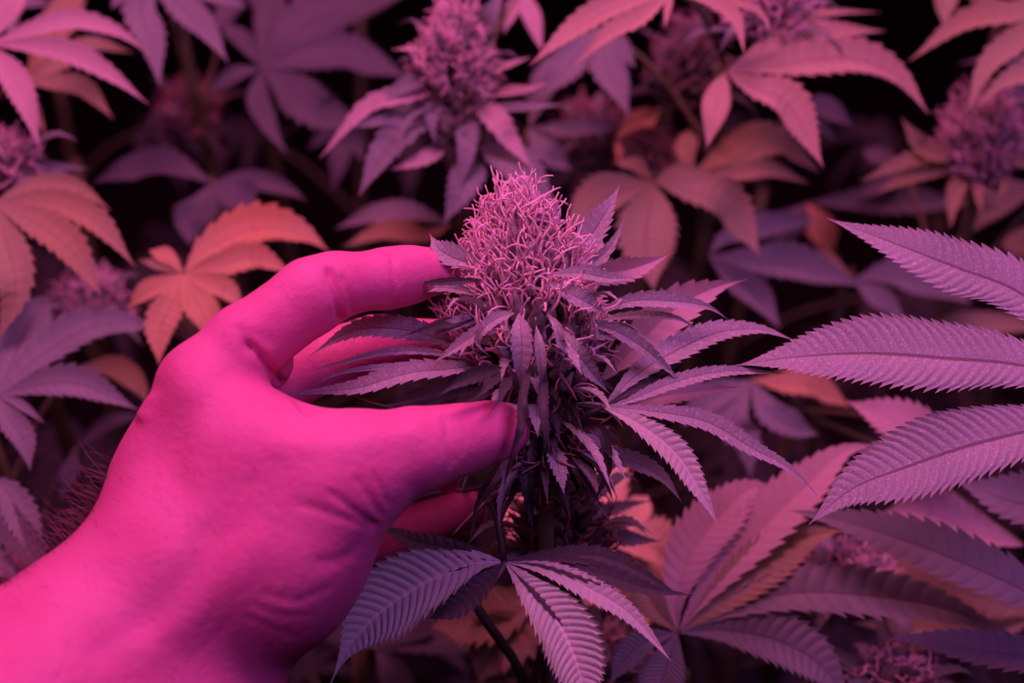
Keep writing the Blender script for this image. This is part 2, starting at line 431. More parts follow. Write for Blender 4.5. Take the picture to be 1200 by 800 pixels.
finger([(241, 455, .508, 54), (287, 404, .510, 46), (366, 346, .515, 43), (392, 334, .518, 37), (455, 326, .53, 34), (478, 322, .535, 32), (512, 317, .542, 28)])
finger([(272, 432, .53, 40), (306, 423, .528, 38)], .0025)
finger([(226, 505, .535, 48), (345, 432, .562, 40), (440, 405, .575, 34), (520, 402, .575, 28)])
finger([(245, 560, .548, 44), (365, 545, .59, 38), (455, 548, .592, 32), (520, 545, .585, 27)])
finger([(285, 625, .565, 42), (385, 652, .588, 36), (465, 628, .59, 31), (545, 598, .585, 25)])
finger([(386, 566, .497, 72), (430, 545, .498, 62), (485, 528, .50, 50), (522, 519, .503, 42), (548, 513, .507, 38), (575, 506, .512, 34), (592, 503, .517, 30)], .008)
def surface_nets(F):
    s = F < 0
    c = [s[i:nx - 1 + i, j:ny - 1 + j, k:nz - 1 + k] for i in (0, 1) for j in (0, 1) for k in (0, 1)]
    cnt = sum(x.astype(np.int8) for x in c); act = (cnt > 0) & (cnt < 8)
    idx = np.full(act.shape, -1, dtype=np.int64); ijk = np.argwhere(act); idx[act] = np.arange(len(ijk))
    acc = np.zeros((len(ijk), 3)); n = np.zeros(len(ijk))
    corners = [(i, j, k) for i in (0, 1) for j in (0, 1) for k in (0, 1)]
    val = {q: F[ijk[:, 0] + q[0], ijk[:, 1] + q[1], ijk[:, 2] + q[2]].astype(float) for q in corners}
    for q in corners:
        for ax in range(3):
            if q[ax]: continue
            q2 = tuple(1 if i == ax else q[i] for i in range(3)); a, b = val[q], val[q2]
            m = (a < 0) != (b < 0); t = np.where(m, a / np.where(a == b, 1, a - b), 0)
            pt = np.repeat(np.array(q, float)[None], len(ijk), 0); pt[:, ax] += t
            acc += pt * m[:, None]; n += m
    V = lo + H * (ijk + acc / n[:, None]); Fs = []
    for ax in range(3):
        u, v = (ax + 1) % 3, (ax + 2) % 3
        a = s; sl1 = [slice(1, -1)] * 3; sl1[ax] = slice(0, -1); sl2 = [slice(1, -1)] * 3; sl2[ax] = slice(1, None)
        A = s[tuple(sl1)]; B = s[tuple(sl2)]; e = np.argwhere(A != B)
        st = A[A != B]; base = e + 1; base[:, ax] -= 1
        def g(du, dv):
            q = base.copy(); q[:, u] -= du; q[:, v] -= dv
            q = np.clip(q, 0, np.array(idx.shape) - 1); return idx[q[:, 0], q[:, 1], q[:, 2]]
        quad = np.stack([g(0, 0), g(1, 0), g(1, 1), g(0, 1)], 1); quad[~st] = quad[~st][:, ::-1]
        Fs.append(quad)
    Fa = np.concatenate(Fs); return V, Fa[(Fa >= 0).all(1)]
# keep the arm closed inside the grid
body[0] = body[-1] = .01; body[:, 0] = body[:, -1] = .01; body[:, :, 0] = body[:, :, -1] = .01
HV, HF = surface_nets(body)
me = bpy.data.meshes.new('tmp'); me.from_pydata(HV.tolist(), [], HF.tolist()); me.update()
HN = np.empty(len(HV) * 3); me.vertex_normals.foreach_get('vector', HN); HN = HN.reshape(-1, 3)
px = 600 + HV[:, 0] / HV[:, 2] * FPX; py = 400 - HV[:, 1] / HV[:, 2] * FPX
view = HV / np.linalg.norm(HV, axis=1)[:, None]; face = -(HN * view).sum(1)
cen_out = np.sign((HN * (HV - HV.mean(0))).sum())
if cen_out < 0: HN = -HN; HF = HF[:, ::-1]; face = -face
front = np.clip(face * 3, 0, 1)
front *= (HV[:, 2] < .535 * K)
def seg_d(poly):
    best = np.full(len(HV), 1e9)
    for (a, b) in zip(poly[:-1], poly[1:]):
        dx, dy = b[0] - a[0], b[1] - a[1]; t = np.clip(((px - a[0]) * dx + (py - a[1]) * dy) / (dx * dx + dy * dy), 0, 1)
        best = np.minimum(best, np.hypot(px - a[0] - t * dx, py - a[1] - t * dy))
    return best
disp = np.zeros(len(HV))
def crease(poly, depth, wpx): 
    global disp
    disp += -depth * 1e-3 * np.exp(-(seg_d(poly) / wpx) ** 2) * front
# folds (depth in mm, width in px); negative depth raises a tendon or pad
crease([(386, 318), (393, 335), (398, 352), (401, 378)], 2.4, 5); crease([(402, 325), (410, 345), (414, 365)], .9, 3.5); crease([(380, 330), (386, 352), (388, 372)], .5, 3)
crease([(459, 296), (463, 330), (460, 356)], .7, 4)
crease([(292, 404), (304, 416), (322, 438), (345, 462), (362, 482)], 2.2, 4.5)
crease([(290, 410), (284, 398), (280, 388)], .8, 7); crease([(318, 400), (300, 392)], .5, 6)
crease([(498, 484), (502, 510)], .2, 2.5); crease([(541, 490), (545, 512), (543, 530)], .3, 2.5); crease([(522, 488), (526, 515), (528, 545)], .9, 3); crease([(531, 488), (535, 512), (536, 540)], .45, 2.5); crease([(517, 500), (520, 530)], .25, 2.5)
crease([(440, 614), (420, 602), (388, 578)], 1.0, 3.5); crease([(446, 602), (434, 584), (420, 562)], .7, 3.2); crease([(455, 590), (446, 570), (438, 556)], .5, 3)
crease([(438, 618), (400, 606), (350, 590)], .7, 5)
crease([(430, 622), (422, 640), (402, 655), (375, 660)], .5, 8)
crease([(382, 690), (350, 704), (306, 696)], .4, 5); crease([(360, 722), (330, 722), (296, 708)], .35, 4); crease([(345, 745), (320, 738), (290, 722)], .3, 4)
crease([(235, 470), (232, 540), (240, 600)], -1.0, 22)     # index tendon
crease([(330, 520), (400, 520), (480, 506)], -.8, 16)      # thumb tendon
crease([(172, 468), (168, 486)], -1.8, 9)
crease([(190, 420), (186, 450)], .5, 14)
crease([(300, 640), (250, 700), (180, 760)], -1.0, 24); crease([(250, 620), (200, 700), (120, 760)], .9, 22)
rh = random.Random(5)
for i in range(46):    # fine skin folds over the wrist and the thumb base
    cx, cy = rh.uniform(300, 500), rh.uniform(500, 640); ln = rh.uniform(10, 26); an = .45 + rh.uniform(-.3, .3)
    crease([(cx - ln * math.cos(an), cy - ln * math.sin(an)), (cx + ln * math.cos(an), cy + ln * math.sin(an))], rh.uniform(.04, .12), 2.6)
for i in range(26):
    cx, cy = rh.uniform(130, 330), rh.uniform(560, 760); ln = rh.uniform(14, 34); an = -.75 + rh.uniform(-.35, .35)
    crease([(cx - ln * math.cos(an), cy - ln * math.sin(an)), (cx + ln * math.cos(an), cy + ln * math.sin(an))], rh.uniform(.06, .14), 3)
HV = HV + HN * disp[:, None]
M3 = np.array([RGT, UPV, FWD])
def toworld(v): return np.array(CAM) + v @ M3
HW = toworld(HV); NW = HN @ M3
bpy.data.meshes.remove(me)

def skin_mat():
    m, n, l, b, out = nt('skin')
    tc = n.new('ShaderNodeTexCoord')
    def noise(s, det=4):
        x = n.new('ShaderNodeTexNoise'); x.inputs['Scale'].default_value = s; x.inputs['Detail'].default_value = det; l.new(tc.outputs['Object'], x.inputs['Vector']); return x.outputs['Fac']
    mix = n.new('ShaderNodeMix'); mix.data_type = 'RGBA'; mix.inputs['A'].default_value = (.70, .22, .38, 1); mix.inputs['B'].default_value = (.62, .14, .30, 1)
    l.new(mathn(n, l, 'MULTIPLY', mathn(n, l, 'SUBTRACT', noise(45), .3), 2), mix.inputs['Factor'])
    l.new(mix.outputs['Result'], b.inputs['Base Color'])
    b.inputs['Roughness'].default_value = .48; b.inputs['Specular IOR Level'].default_value = .35
    b.inputs['Subsurface Weight'].default_value = .22; b.inputs['Subsurface Radius'].default_value = (1, .3, .25); b.inputs['Subsurface Scale'].default_value = .004
    vo = n.new('ShaderNodeTexVoronoi'); vo.inputs['Scale'].default_value = 1300; vo.feature = 'DISTANCE_TO_EDGE'; l.new(tc.outputs['Object'], vo.inputs['Vector'])
    h = mathn(n, l, 'ADD', mathn(n, l, 'MULTIPLY', vo.outputs['Distance'], .5), mathn(n, l, 'MULTIPLY', noise(420, 6), .9))
    bp = n.new('ShaderNodeBump'); bp.inputs['Strength'].default_value = .6; bp.inputs['Distance'].default_value = .0006
    l.new(h, bp.inputs['Height']); l.new(bp.outputs[0], b.inputs['Normal'])
    return m
SKIN = skin_mat()
pr = toworld(CS(-60, 915, .455)[None])[0]
person = bpy.data.objects.new('person', None); COL.objects.link(person); person.location = Vector(pr)
person['label'] = 'left hand and bare forearm reaching in from lower left, cupping the large bud'
person['category'] = 'person'
arm = mesh_obj('arm', HW, HF, SKIN, person, off=pr)

NAIL = flat_mat('nail', (.66, .52, .66), (.74, .58, .72), .14, 100)
def nail(c, L, W, axis, nrm, name='fingernail'):
    """curved plate; c, axis, nrm in camera space"""
    ax = np.array(axis, float); ax /= np.linalg.norm(ax); nn = np.array(nrm, float); nn -= (nn @ ax) * ax; nn /= np.linalg.norm(nn); sd = np.cross(ax, nn)
    V = []; F = []
    for lay in (0, 1):
        for i in range(9):
            u = i / 8
            for j in range(9):
                v = (j - 4) / 4; ww = W / 2 * (1 - .25 * max(0, u - .75) / .25 * abs(v) ** 2); end = 1 - .10 * v * v * (1 if u > .5 else -1)
                V.append(c + ax * (u - .5) * L * end + sd * v * ww + nn * (-(v * v) * W * .26 - (u - .4) ** 2 * L * .25 - lay * .0006))
    for lay in (0, 1):
        for i in range(8):
            for j in range(8):
                q = lay * 81 + i * 9 + j; f = (q, q + 1, q + 10, q + 9); F.append(f if lay else f[::-1])
    rim = [j for j in range(9)] + [i * 9 + 8 for i in range(1, 9)] + [72 + j for j in range(7, -1, -1)] + [i * 9 for i in range(7, 0, -1)]
    for a, b in zip(rim, rim[1:] + rim[:1]): F.append((a, b, b + 81, a + 81))
    return mesh_obj(name, toworld(np.array(V)), F, NAIL, arm, off=pr)
nn_ = np.array([.12, .84, -.5]); nn_ /= np.linalg.norm(nn_)
nail(CS(582, 504, .516) + nn_ * (rp(31, .516) + .0011), .0125, .0118, (.93, .08, .38), nn_)
nail(CS(503, 291, .54), .012, .011, (.85, .1, .4), (0, .9, -.3))

HAIR = flat_mat('arm_hair', (.20, .14, .12), (.30, .22, .20), .5, 100)
hb = Bag(); sel = np.nonzero((px > -60) & (px < 330) & (py > 540) & (py < 830) & (face > -.35) & (px + 1.05 * (py - 540) < 420 + 260 * np.random.RandomState(3).rand(len(px))))[0]
edge = sel[np.abs(face[sel]) < .3]
rs = np.random.RandomState(11)
pick = list(rs.choice(sel, 90)) + list(rs.choice(edge, 260))
for i in pick:
    p = HW[i]; nn = NW[i]; dirw = -np.array(RGT) * .5 + np.array(UPV) * .5 + rs.normal(0, .35, 3)
    q = nn * .6 + dirw * .5; q /= np.linalg.norm(q); L = rs.uniform(.006, .014); bend = -np.array(UPV) * .3 + rs.normal(0, .7, 3)
    on = face[i] > .3
    if on: q = q * .55 + dirw * .5 / 1.2; L *= .6
    pth = [p - nn * .0005, p + q * L * .35, p + q * L * .7 + bend * L * .1, p + q * L + bend * L * .3]
    V, F = tube_data(pth, [.00005, .00005, .00004, .00002] if on else [.00010, .00009, .00007, .00003], 3); hb.add(V, F)
hair = hb.build('arm_hair', HAIR, arm, pr); hair['kind'] = 'stuff'
# ------------------------------------------------------------------ the held plant
DM = .55
pl = plant('cannabis plant with the large frosty bud held between thumb and fingers', None, (640, 600, DM + .012), stem_r=.004)
path = [P(642, 575, DM), P(636, 500, DM), P(624, 430, DM), P(617, 355, DM), P(611, 300, DM), P(607, 262, DM)]
rd = [rp(q, DM) for q in (24, 44, 62, 78, 56, 13)]
MC = cola(pl, path, rd, 210, 1300, pis_len=.0115, pis_r=.00060, cal=.0056, pis_t=(.10, 1.0), bias=.85, seed=4, cal_t0=.37)
# brown hairs on the lower shaded half
sug = SHARP
def skipf(t, o): return False
sugar(pl, MC, 46, .12, .62, .027, .0062, SHARP, detail=1, teeth=9, seed=5, up0=-.9, up1=.35, r0=.5)
sugar(pl, MC, 16, .62, .90, .013, .0040, SHARP, detail=1, teeth=7, seed=6, up0=.3, up1=1.0, r0=.5)
def B(pts, w, mat=SHARP, teeth=14, dd=0, name='sugar_leaf', detail=2, **kw):
    kw.setdefault('tipe', 1.8); kw.setdefault('fold', .4)
    return blade(pl['o'], pl['off'], [(a, b, DM + c + dd) for a, b, c in pts], w, mat, teeth=teeth, detail=detail, name=name, **kw)
up = dict(nrm=(-.1, -.75, .6))
# upper right
B([(650, 322, .0), (690, 278, .004), (712, 245, .004), (728, 214, .006)], 36, teeth=13, nrm=(-.5, -.8, .2))
B([(660, 330, .0), (705, 300, 0), (722, 278, 0), (733, 252, .0)], 16, teeth=10, nrm=(-.4, -.8, .3))
B([(660, 335, .01), (705, 322, .012), (750, 312, .012), (790, 296, .014)], 34, LIGHT, teeth=13, nrm=(-.2, -.8, .5))
B([(640, 322, -.02), (680, 320, -.024), (715, 326, -.022), (750, 326, -.02)], 20, teeth=12)
B([(640, 330, -.022), (670, 345, -.026), (690, 356, -.026), (712, 368, -.02)], 26, teeth=11)
B([(660, 350, .014), (690, 310, .022), (700, 290, .024), (705, 268, .026)], 40, LIGHT, teeth=10, nrm=(-.2, -.9, .2))
B([(690, 370, 0), (740, 353, -.006), (790, 353, -.004), (830, 360, 0), (857, 377, .004)], 22, teeth=15)
B([(690, 376, .004), (740, 370, .0), (790, 372, 0), (825, 390, .004)], 12, teeth=12)
B([(670, 372, -.01), (715, 385, -.014), (750, 405, -.012), (780, 430, -.008), (806, 456, -.004)], 20, teeth=14)
B([(665, 395, -.01), (700, 392, -.014), (745, 394, -.01), (775, 402, -.008)], 18, teeth=12)
# pale broad leaf behind on the right
B([(700, 450, .03), (745, 405, .03), (790, 362, .03), (835, 338, .032), (876, 327, .036)], 58, LIGHT, teeth=12, name='fan_leaflet', nrm=(-.2, -.8, .5))
B([(715, 482, .02), (770, 466, .02), (820, 458, .02), (875, 453, .024)], 26, LIGHT, teeth=11, name='fan_leaflet')
# left
B([(575, 312, -.01), (540, 305, -.014), (515, 292, -.014), (503, 273, -.01)], 32, teeth=10)
B([(570, 328, -.02), (535, 330, -.026), (500, 332, -.024), (478, 333, -.02)], 11, DARK, teeth=9)
B([(575, 350, -.014), (530, 338, -.02), (495, 340, -.018), (455, 359, -.012)], 15, teeth=11)
B([(575, 365, -.01), (540, 376, -.02), (505, 384, -.02), (470, 394, -.016)], 15, DARK, teeth=10)
B([(570, 372, -.01), (545, 376, -.02), (520, 386, -.02), (500, 402, -.016)], 18, teeth=10)
B([(562, 414, 0), (500, 392, -.008), (445, 384, -.01), (405, 392, -.008), (356, 421, 0)], 31, teeth=17)
B([(570, 424, 0), (500, 412, -.012), (450, 413, -.014), (400, 425, -.012), (349, 438, -.006)], 11, teeth=15)
B([(570, 430, 0), (500, 430, -.014), (440, 431, -.018), (390, 440, -.016), (350, 462, -.012)], 10, teeth=15)
B([(575, 425, 0), (530, 432, -.018), (480, 437, -.024), (420, 454, -.024), (370, 459, -.022), (322, 463, -.018)], 27, teeth=18)
B([(585, 448, 0), (540, 452, -.012), (490, 466, -.016), (440, 478, -.012)], 30, DARK, teeth=14)
B([(592, 452, 0), (565, 462, -.02), (540, 472, -.022), (520, 480, -.02)], 22, DARK, teeth=10)
B([(590, 372, -.02), (560, 390, -.03), (530, 410, -.03), (503, 428, -.026)], 18, teeth=12)
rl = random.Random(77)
for i in range(56):      # narrow leaves on the lower half, its shade put into their dark colour
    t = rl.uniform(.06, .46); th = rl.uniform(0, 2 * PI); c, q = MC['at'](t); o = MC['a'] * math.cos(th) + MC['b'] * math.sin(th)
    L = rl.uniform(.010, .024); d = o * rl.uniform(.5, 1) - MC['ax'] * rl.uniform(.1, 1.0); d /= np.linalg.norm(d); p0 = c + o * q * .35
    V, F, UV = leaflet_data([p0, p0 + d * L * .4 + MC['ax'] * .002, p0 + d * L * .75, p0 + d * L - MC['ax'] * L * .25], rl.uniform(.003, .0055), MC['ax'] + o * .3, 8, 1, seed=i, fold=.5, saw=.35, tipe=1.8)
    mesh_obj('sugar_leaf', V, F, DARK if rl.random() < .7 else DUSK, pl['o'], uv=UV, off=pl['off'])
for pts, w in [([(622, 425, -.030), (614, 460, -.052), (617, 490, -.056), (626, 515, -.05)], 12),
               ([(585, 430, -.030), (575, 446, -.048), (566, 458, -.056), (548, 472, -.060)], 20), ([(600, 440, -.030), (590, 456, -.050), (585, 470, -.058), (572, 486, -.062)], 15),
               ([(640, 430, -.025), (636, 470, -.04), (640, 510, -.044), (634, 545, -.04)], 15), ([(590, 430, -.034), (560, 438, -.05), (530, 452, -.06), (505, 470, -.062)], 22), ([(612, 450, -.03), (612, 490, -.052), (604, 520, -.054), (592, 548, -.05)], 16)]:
    B(pts, w, DARK, teeth=9, detail=1, nrm=(0, -.7, .6))  # leaves added to shade the thumb tip, darkness also in their colour
# front
B([(604, 366, -.030), (585, 372, -.036), (567, 385, -.038), (560, 402, -.036), (575, 419, -.034)], 17, teeth=13, peak=.3)
B([(608, 366, -.032), (611, 392, -.040), (611, 425, -.040), (608, 456, -.034)], 29, teeth=11, nrm=(0, -.9, .35), peak=.35)
B([(628, 380, -.030), (631, 402, -.036), (634, 430, -.036), (633, 457, -.03)], 15, teeth=9, nrm=(.2, -.9, .3))
B([(652, 380, -.026), (672, 408, -.034), (692, 435, -.032), (716, 463, -.026)], 25, teeth=13, nrm=(.2, -.8, .5))
B([(640, 366, -.03), (652, 382, -.036), (658, 402, -.036), (672, 424, -.03)], 13, teeth=9)
# dark hanging leaves low on the stem
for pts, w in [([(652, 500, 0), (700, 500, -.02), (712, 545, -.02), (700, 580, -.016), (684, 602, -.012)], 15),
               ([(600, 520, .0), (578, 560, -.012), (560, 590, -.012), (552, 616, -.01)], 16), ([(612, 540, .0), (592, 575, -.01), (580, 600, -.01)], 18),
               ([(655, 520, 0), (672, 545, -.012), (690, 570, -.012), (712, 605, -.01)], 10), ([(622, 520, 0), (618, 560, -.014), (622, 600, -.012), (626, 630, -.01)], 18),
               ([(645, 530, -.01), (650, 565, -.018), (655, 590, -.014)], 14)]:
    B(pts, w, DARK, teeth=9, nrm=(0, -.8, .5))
twig = Bag()
for pts, r in [([(408, 458, -.022), (430, 470, -.02), (462, 478, -.018)], .0005), ([(444, 593, .045), (490, 585, .04), (549, 574, .03), (600, 560, .01)], .0011),
               ([(530, 628, .0), (548, 608, -.002), (565, 592, -.002), (590, 570, 0)], .0007)]:
    C, _ = catmull([P(a, b, DM + c) for a, b, c in pts], np.linspace(0, 1, 10)); V, F = tube_data(C, np.linspace(r * .6, r, 10), 6)
    mesh_obj('twig', V, F, STEM, pl['o'], off=pl['off'])
# brown curly hairs on the shaded lower half
rr = random.Random(8); bb = Bag()
for i in range(150):
    t = rr.uniform(.05, .5); th = rr.uniform(0, 2 * PI); c, r = MC['at'](t); o = MC['a'] * math.cos(th) + MC['b'] * math.sin(th)
    p = c + o * r * 1.0; d = o * .6 + np.array([rr.gauss(0, .5) for _ in range(3)]) - np.array([0, 0, .5]); d /= np.linalg.norm(d); cv = np.array([rr.gauss(0, .6) for _ in range(3)]); L = rr.uniform(.006, .013)
    pth = []; pos = p
    for k in range(6): pth.append(pos); pos = pos + d * L / 5; d = d + cv * .35; d /= np.linalg.norm(d)
    V, F = tube_data(pth, [.0004] * 5 + [.0002], 3); bb.add(V, F)
o = bb.build('withered_hairs', PISTILD, pl['o'], pl['off']); o['kind'] = 'stuff'
# fan to the right
fan(pl, (706, 477, DM - .012), [
    ([(750, 480), (825, 493), (880, 524), (925, 549), (962, 584)], 26, dict(teeth=22)),
    ([(745, 495), (790, 530), (820, 575), (842, 616)], 36, dict(teeth=20, corr=.16, mat=RIDGE, shear=.7)),
    ([(735, 470), (790, 448), (850, 435), (925, 438)], 19, dict(teeth=20, tilt=.2)),
    ([(745, 440), (790, 412), (840, 390), (890, 386), (932, 399)], 34, dict(teeth=20)),
    ([(735, 460), (770, 440), (800, 425)], 14, dict(teeth=9, mat=DARK)),
], SHARP, detail=2, droop=.2, stem=DSTEM, end=P(640, 560, DM))
fan(pl, (672, 530, DM + .012), [([(700, 533), (740, 540), (775, 558), (799, 588)], 24), ([(690, 520), (700, 510)], 14)], GREEN, detail=1, droop=.2, end=P(640, 560, DM))
# low front fan
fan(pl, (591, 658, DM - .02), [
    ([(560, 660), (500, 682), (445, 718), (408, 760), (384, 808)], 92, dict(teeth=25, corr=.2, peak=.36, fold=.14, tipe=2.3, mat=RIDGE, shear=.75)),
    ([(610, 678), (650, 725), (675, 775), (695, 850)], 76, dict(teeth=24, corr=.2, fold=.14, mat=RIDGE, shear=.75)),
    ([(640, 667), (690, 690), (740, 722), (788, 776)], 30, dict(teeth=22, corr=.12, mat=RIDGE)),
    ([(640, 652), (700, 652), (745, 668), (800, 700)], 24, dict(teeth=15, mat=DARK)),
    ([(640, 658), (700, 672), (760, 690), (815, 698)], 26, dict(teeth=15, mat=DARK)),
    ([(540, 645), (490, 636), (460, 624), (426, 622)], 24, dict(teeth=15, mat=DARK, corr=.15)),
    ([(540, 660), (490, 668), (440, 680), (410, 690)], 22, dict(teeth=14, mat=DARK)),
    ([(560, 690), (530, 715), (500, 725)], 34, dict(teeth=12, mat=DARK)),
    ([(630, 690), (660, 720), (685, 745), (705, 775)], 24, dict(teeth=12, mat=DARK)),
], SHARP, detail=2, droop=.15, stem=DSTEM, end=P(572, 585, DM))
C, _ = catmull([P(572, 585, DM), P(590, 575, DM), P(640, 560, DM)], np.linspace(0, 1, 8)); V, F = tube_data(C, [.0022] * 8, 7); mesh_obj('branch', V, F, DSTEM, pl['o'], off=pl['off'])
for pts in ([(545, 690, .03), (575, 735, .035), (606, 780, .04), (620, 830, .05)], [(638, 758, .03), (630, 785, .035), (612, 830, .04)]):
    C, _ = catmull([P(a, b, DM + c) for a, b, c in pts], np.linspace(0, 1, 8)); V, F = tube_data(C, [.0018] * 8, 7); mesh_obj('branch', V, F, DSTEM, pl['o'], off=pl['off'])
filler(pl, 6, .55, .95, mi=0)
# ------------------------------------------------------------------ plant with the three big sharp leaves on the right
DO = .535
pr_ = plant('cannabis plant at the right edge with three large sharp serrated leaves reaching left', None, (1330, 480, DO + .03))
fan(pr_, (1330, 480, DO), [
    ([(1270, 405), (1195, 343), (1120, 313), (1045, 284), (970, 256)], 74, dict(teeth=34, corr=.08, fold=.12, saw=.17, shear=.7)),
    ([(1270, 448), (1190, 427), (1110, 420), (1020, 414), (935, 418), (862, 428)], 92, dict(teeth=38, corr=.08, fold=.12, saw=.17, shear=.7)),
    ([(1270, 490), (1200, 506), (1130, 524), (1060, 548), (1000, 572), (948, 614)], 86, dict(teeth=34, corr=.12, fold=.12, saw=.17, shear=.7)),
], SHARP, detail=2, droop=.12, plane=.25, peak=.5, wav=.06)
fan(pr_, (1340, 760, DO + .06), [
    ([(1270, 730), (1200, 692), (1125, 658), (1050, 630), (980, 609), (920, 597)], 66, dict(teeth=22)),
    ([(1270, 770), (1200, 768), (1130, 758), (1080, 750), (1036, 748)], 44, dict(teeth=18, mat=DUSK)),
], GREEN, detail=2, droop=.12, plane=.25, peak=.5)
fan(pr_, (1320, 620, DO + .09), [([(1240, 600), (1180, 585), (1118, 562)], 70)], GREEN, detail=1, droop=.15)
filler(pr_, 6, .55, .98, mi=1)
# ------------------------------------------------------------------ plants behind
def small_cola(p, px_, py_, d, rpx, hpx, n=70, npis=220, mat=None, sl=8, slen=.03, smat=None, seed=1):
    b = P(px_ + 2, py_ + hpx, d + .01); t = P(px_, py_ - hpx * .2, d); b = Vector(b); 
    tp = b + Vector((0, 0, 1)) * (rp(hpx * 1.45, d))
    r = rp(rpx, d)
    co = cola(p, [b, b.lerp(tp, .35), b.lerp(tp, .7), tp], [r * .7, r, r * .85, r * .3], n, npis, pis_len=.009, pis_r=.0006, cal=.0058, pis_t=(.2, 1), pis_mat=mat, seg=3, seed=seed)
    if sl: sugar(p, co, sl, .1, .8, slen, .007, smat or GREEN, seed=seed, up0=-.2, up1=.9)
    return co

# A top left, bright pink leaves
g1 = 'cannabis plants of the canopy'
p = plant('cannabis plant at the upper left edge with bright pink drooping leaflets', None, (-60, 60, .76))
fan(p, (-14, 52, .72), [
    ([(30, 38), (85, 26), (135, 36), (174, 62)], 30), ([(40, 55), (85, 64), (130, 88), (174, 122)], 32), ([(12, 85), (30, 120), (47, 174)], 36),
    ([(5, 20), (30, -20)], 36), ([(-40, 90), (-60, 150)], 34)], LIGHT, droop=.45)
fan(p, (28, 96, .77), [([(60, 80), (110, 55), (158, 62)], 30), ([(60, 98), (100, 106), (133, 139)], 28), ([(40, 125), (50, 150), (56, 162)], 14), ([(50, 60), (80, 10), (95, -30)], 44)], WARM, droop=.4)
fan(p, (-5, -10, .80), [([(10, 20), (15, 45)], 30), ([(30, 0), (60, 5)], 26)], GREEN)
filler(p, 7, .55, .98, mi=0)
# B left middle
p = plant('cannabis plant at the left edge with broad pink leaves fanning right', None, (-25, 215, .73))
fan(p, (-8, 238, .69), [
    ([(40, 218), (90, 220), (130, 246)], 26), ([(50, 236), (110, 258), (159, 313)], 38), ([(30, 255), (80, 290), (119, 346)], 46),
    ([(8, 285), (18, 340), (-4, 402)], 50), ([(-50, 270), (-70, 330)], 40)], WARM, droop=.4)
fan(p, (-5, 215, .72), [([(40, 198), (75, 196), (105, 198)], 16), ([(30, 210), (70, 208), (110, 222)], 18)], GREEN)
small_cola(p, 10, 190, .72, 18, 22, mat=PISTIL, seed=21, sl=5)
filler(p, 6, .5, .92, mi=0)
# C top, purple drooping
p = plant('cannabis plant at the top left with two violet leaflets hanging down', None, (190, -60, .86))
fan(p, (190, -30, .80), [([(165, 10), (178, 50), (188, 103)], 44), ([(205, 0), (240, 35), (268, 74)], 40), ([(240, -10), (290, 10)], 30), ([(150, -10), (130, 10)], 34)], GREEN, droop=.4)
fan(p, (290, -20, .92), [([(320, 20), (340, 60)], 40), ([(270, 10), (250, 40)], 34)], DUSK)
filler(p, 6, .5, .92, mi=0)
# D top dark leaf
p = plant('cannabis plant with a wide dusky open leaf in the shade beyond the fingers', None, (305, 90, .95))
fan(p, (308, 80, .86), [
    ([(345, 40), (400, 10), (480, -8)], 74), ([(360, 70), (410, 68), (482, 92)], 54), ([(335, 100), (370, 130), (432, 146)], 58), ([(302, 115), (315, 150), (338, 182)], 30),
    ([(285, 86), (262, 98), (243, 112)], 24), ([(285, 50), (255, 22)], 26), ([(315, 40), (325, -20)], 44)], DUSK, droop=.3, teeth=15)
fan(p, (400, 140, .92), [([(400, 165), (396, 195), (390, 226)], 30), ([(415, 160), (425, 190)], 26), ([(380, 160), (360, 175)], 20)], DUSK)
small_cola(p, 225, 125, .95, 24, 30, mat=PISTILD, seed=22, sl=7, smat=DARK)
filler(p, 7, .5, .92, mi=0)
# E dark leaf
p = plant('cannabis plant in deep shade behind the index knuckle with dull brown leaves', None, (250, 230, .92))
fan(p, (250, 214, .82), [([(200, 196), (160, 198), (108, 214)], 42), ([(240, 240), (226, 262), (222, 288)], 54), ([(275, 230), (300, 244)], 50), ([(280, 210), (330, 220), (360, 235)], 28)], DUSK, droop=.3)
filler(p, 7, .5, .92, mi=0)
# F orange leaf
p = plant('cannabis plant with one rusty orange leaf just left of the index finger', None, (215, 345, .82))
fan(p, (215, 320, .70), [
    ([(245, 290), (300, 268), (350, 272), (386, 294)], 56), ([(255, 312), (300, 302), (345, 322)], 38), ([(240, 330), (265, 340), (288, 365)], 30),
    ([(228, 350), (242, 375), (248, 405)], 42), ([(205, 350), (188, 385), (186, 428)], 44), ([(195, 330), (172, 342), (149, 362)], 28), ([(202, 308), (188, 298), (174, 293)], 22), ([(190, 312), (162, 304)], 14, dict(mat=WARM))], RUST, droop=.3, teeth=12)
small_cola(p, 112, 350, .78, 24, 26, mat=PISTIL, seed=23, sl=5)
filler(p, 6, .5, .9, mi=0)
# G left lower dark purple
p = plant('cannabis plant at the left edge with smooth dark purple leaves behind the wrist', None, (-20, 490, .72))
fan(p, (-4, 464, .66), [
    ([(50, 415), (120, 380), (197, 384)], 52), ([(50, 450), (100, 452), (162, 480)], 42), ([(20, 410), (40, 370), (64, 340)], 56), ([(10, 490), (28, 515), (36, 552)], 32), ([(20, 472), (53, 496)], 12), ([(-40, 500), (-60, 540)], 40)], GREEN, droop=.3)
fan(p, (90, 430, .76), [([(130, 432), (160, 450), (175, 475)], 30), ([(110, 450), (150, 475)], 20)], WARM)
fan(p, (90, 525, .78), [([(120, 500), (145, 490), (172, 486)], 20), ([(80, 560), (70, 585)], 26)], DUSK)
fan(p, (-20, 560, .64), [([(8, 575), (30, 615), (48, 668)], 40), ([(-5, 590), (5, 630), (18, 670)], 26), ([(40, 650), (90, 640), (110, 650)], 40, dict(mat=DUSK)), ([(-5, 640), (20, 672), (40, 700)], 44)], GREEN, droop=.2)
filler(p, 6, .45, .88, mi=0)
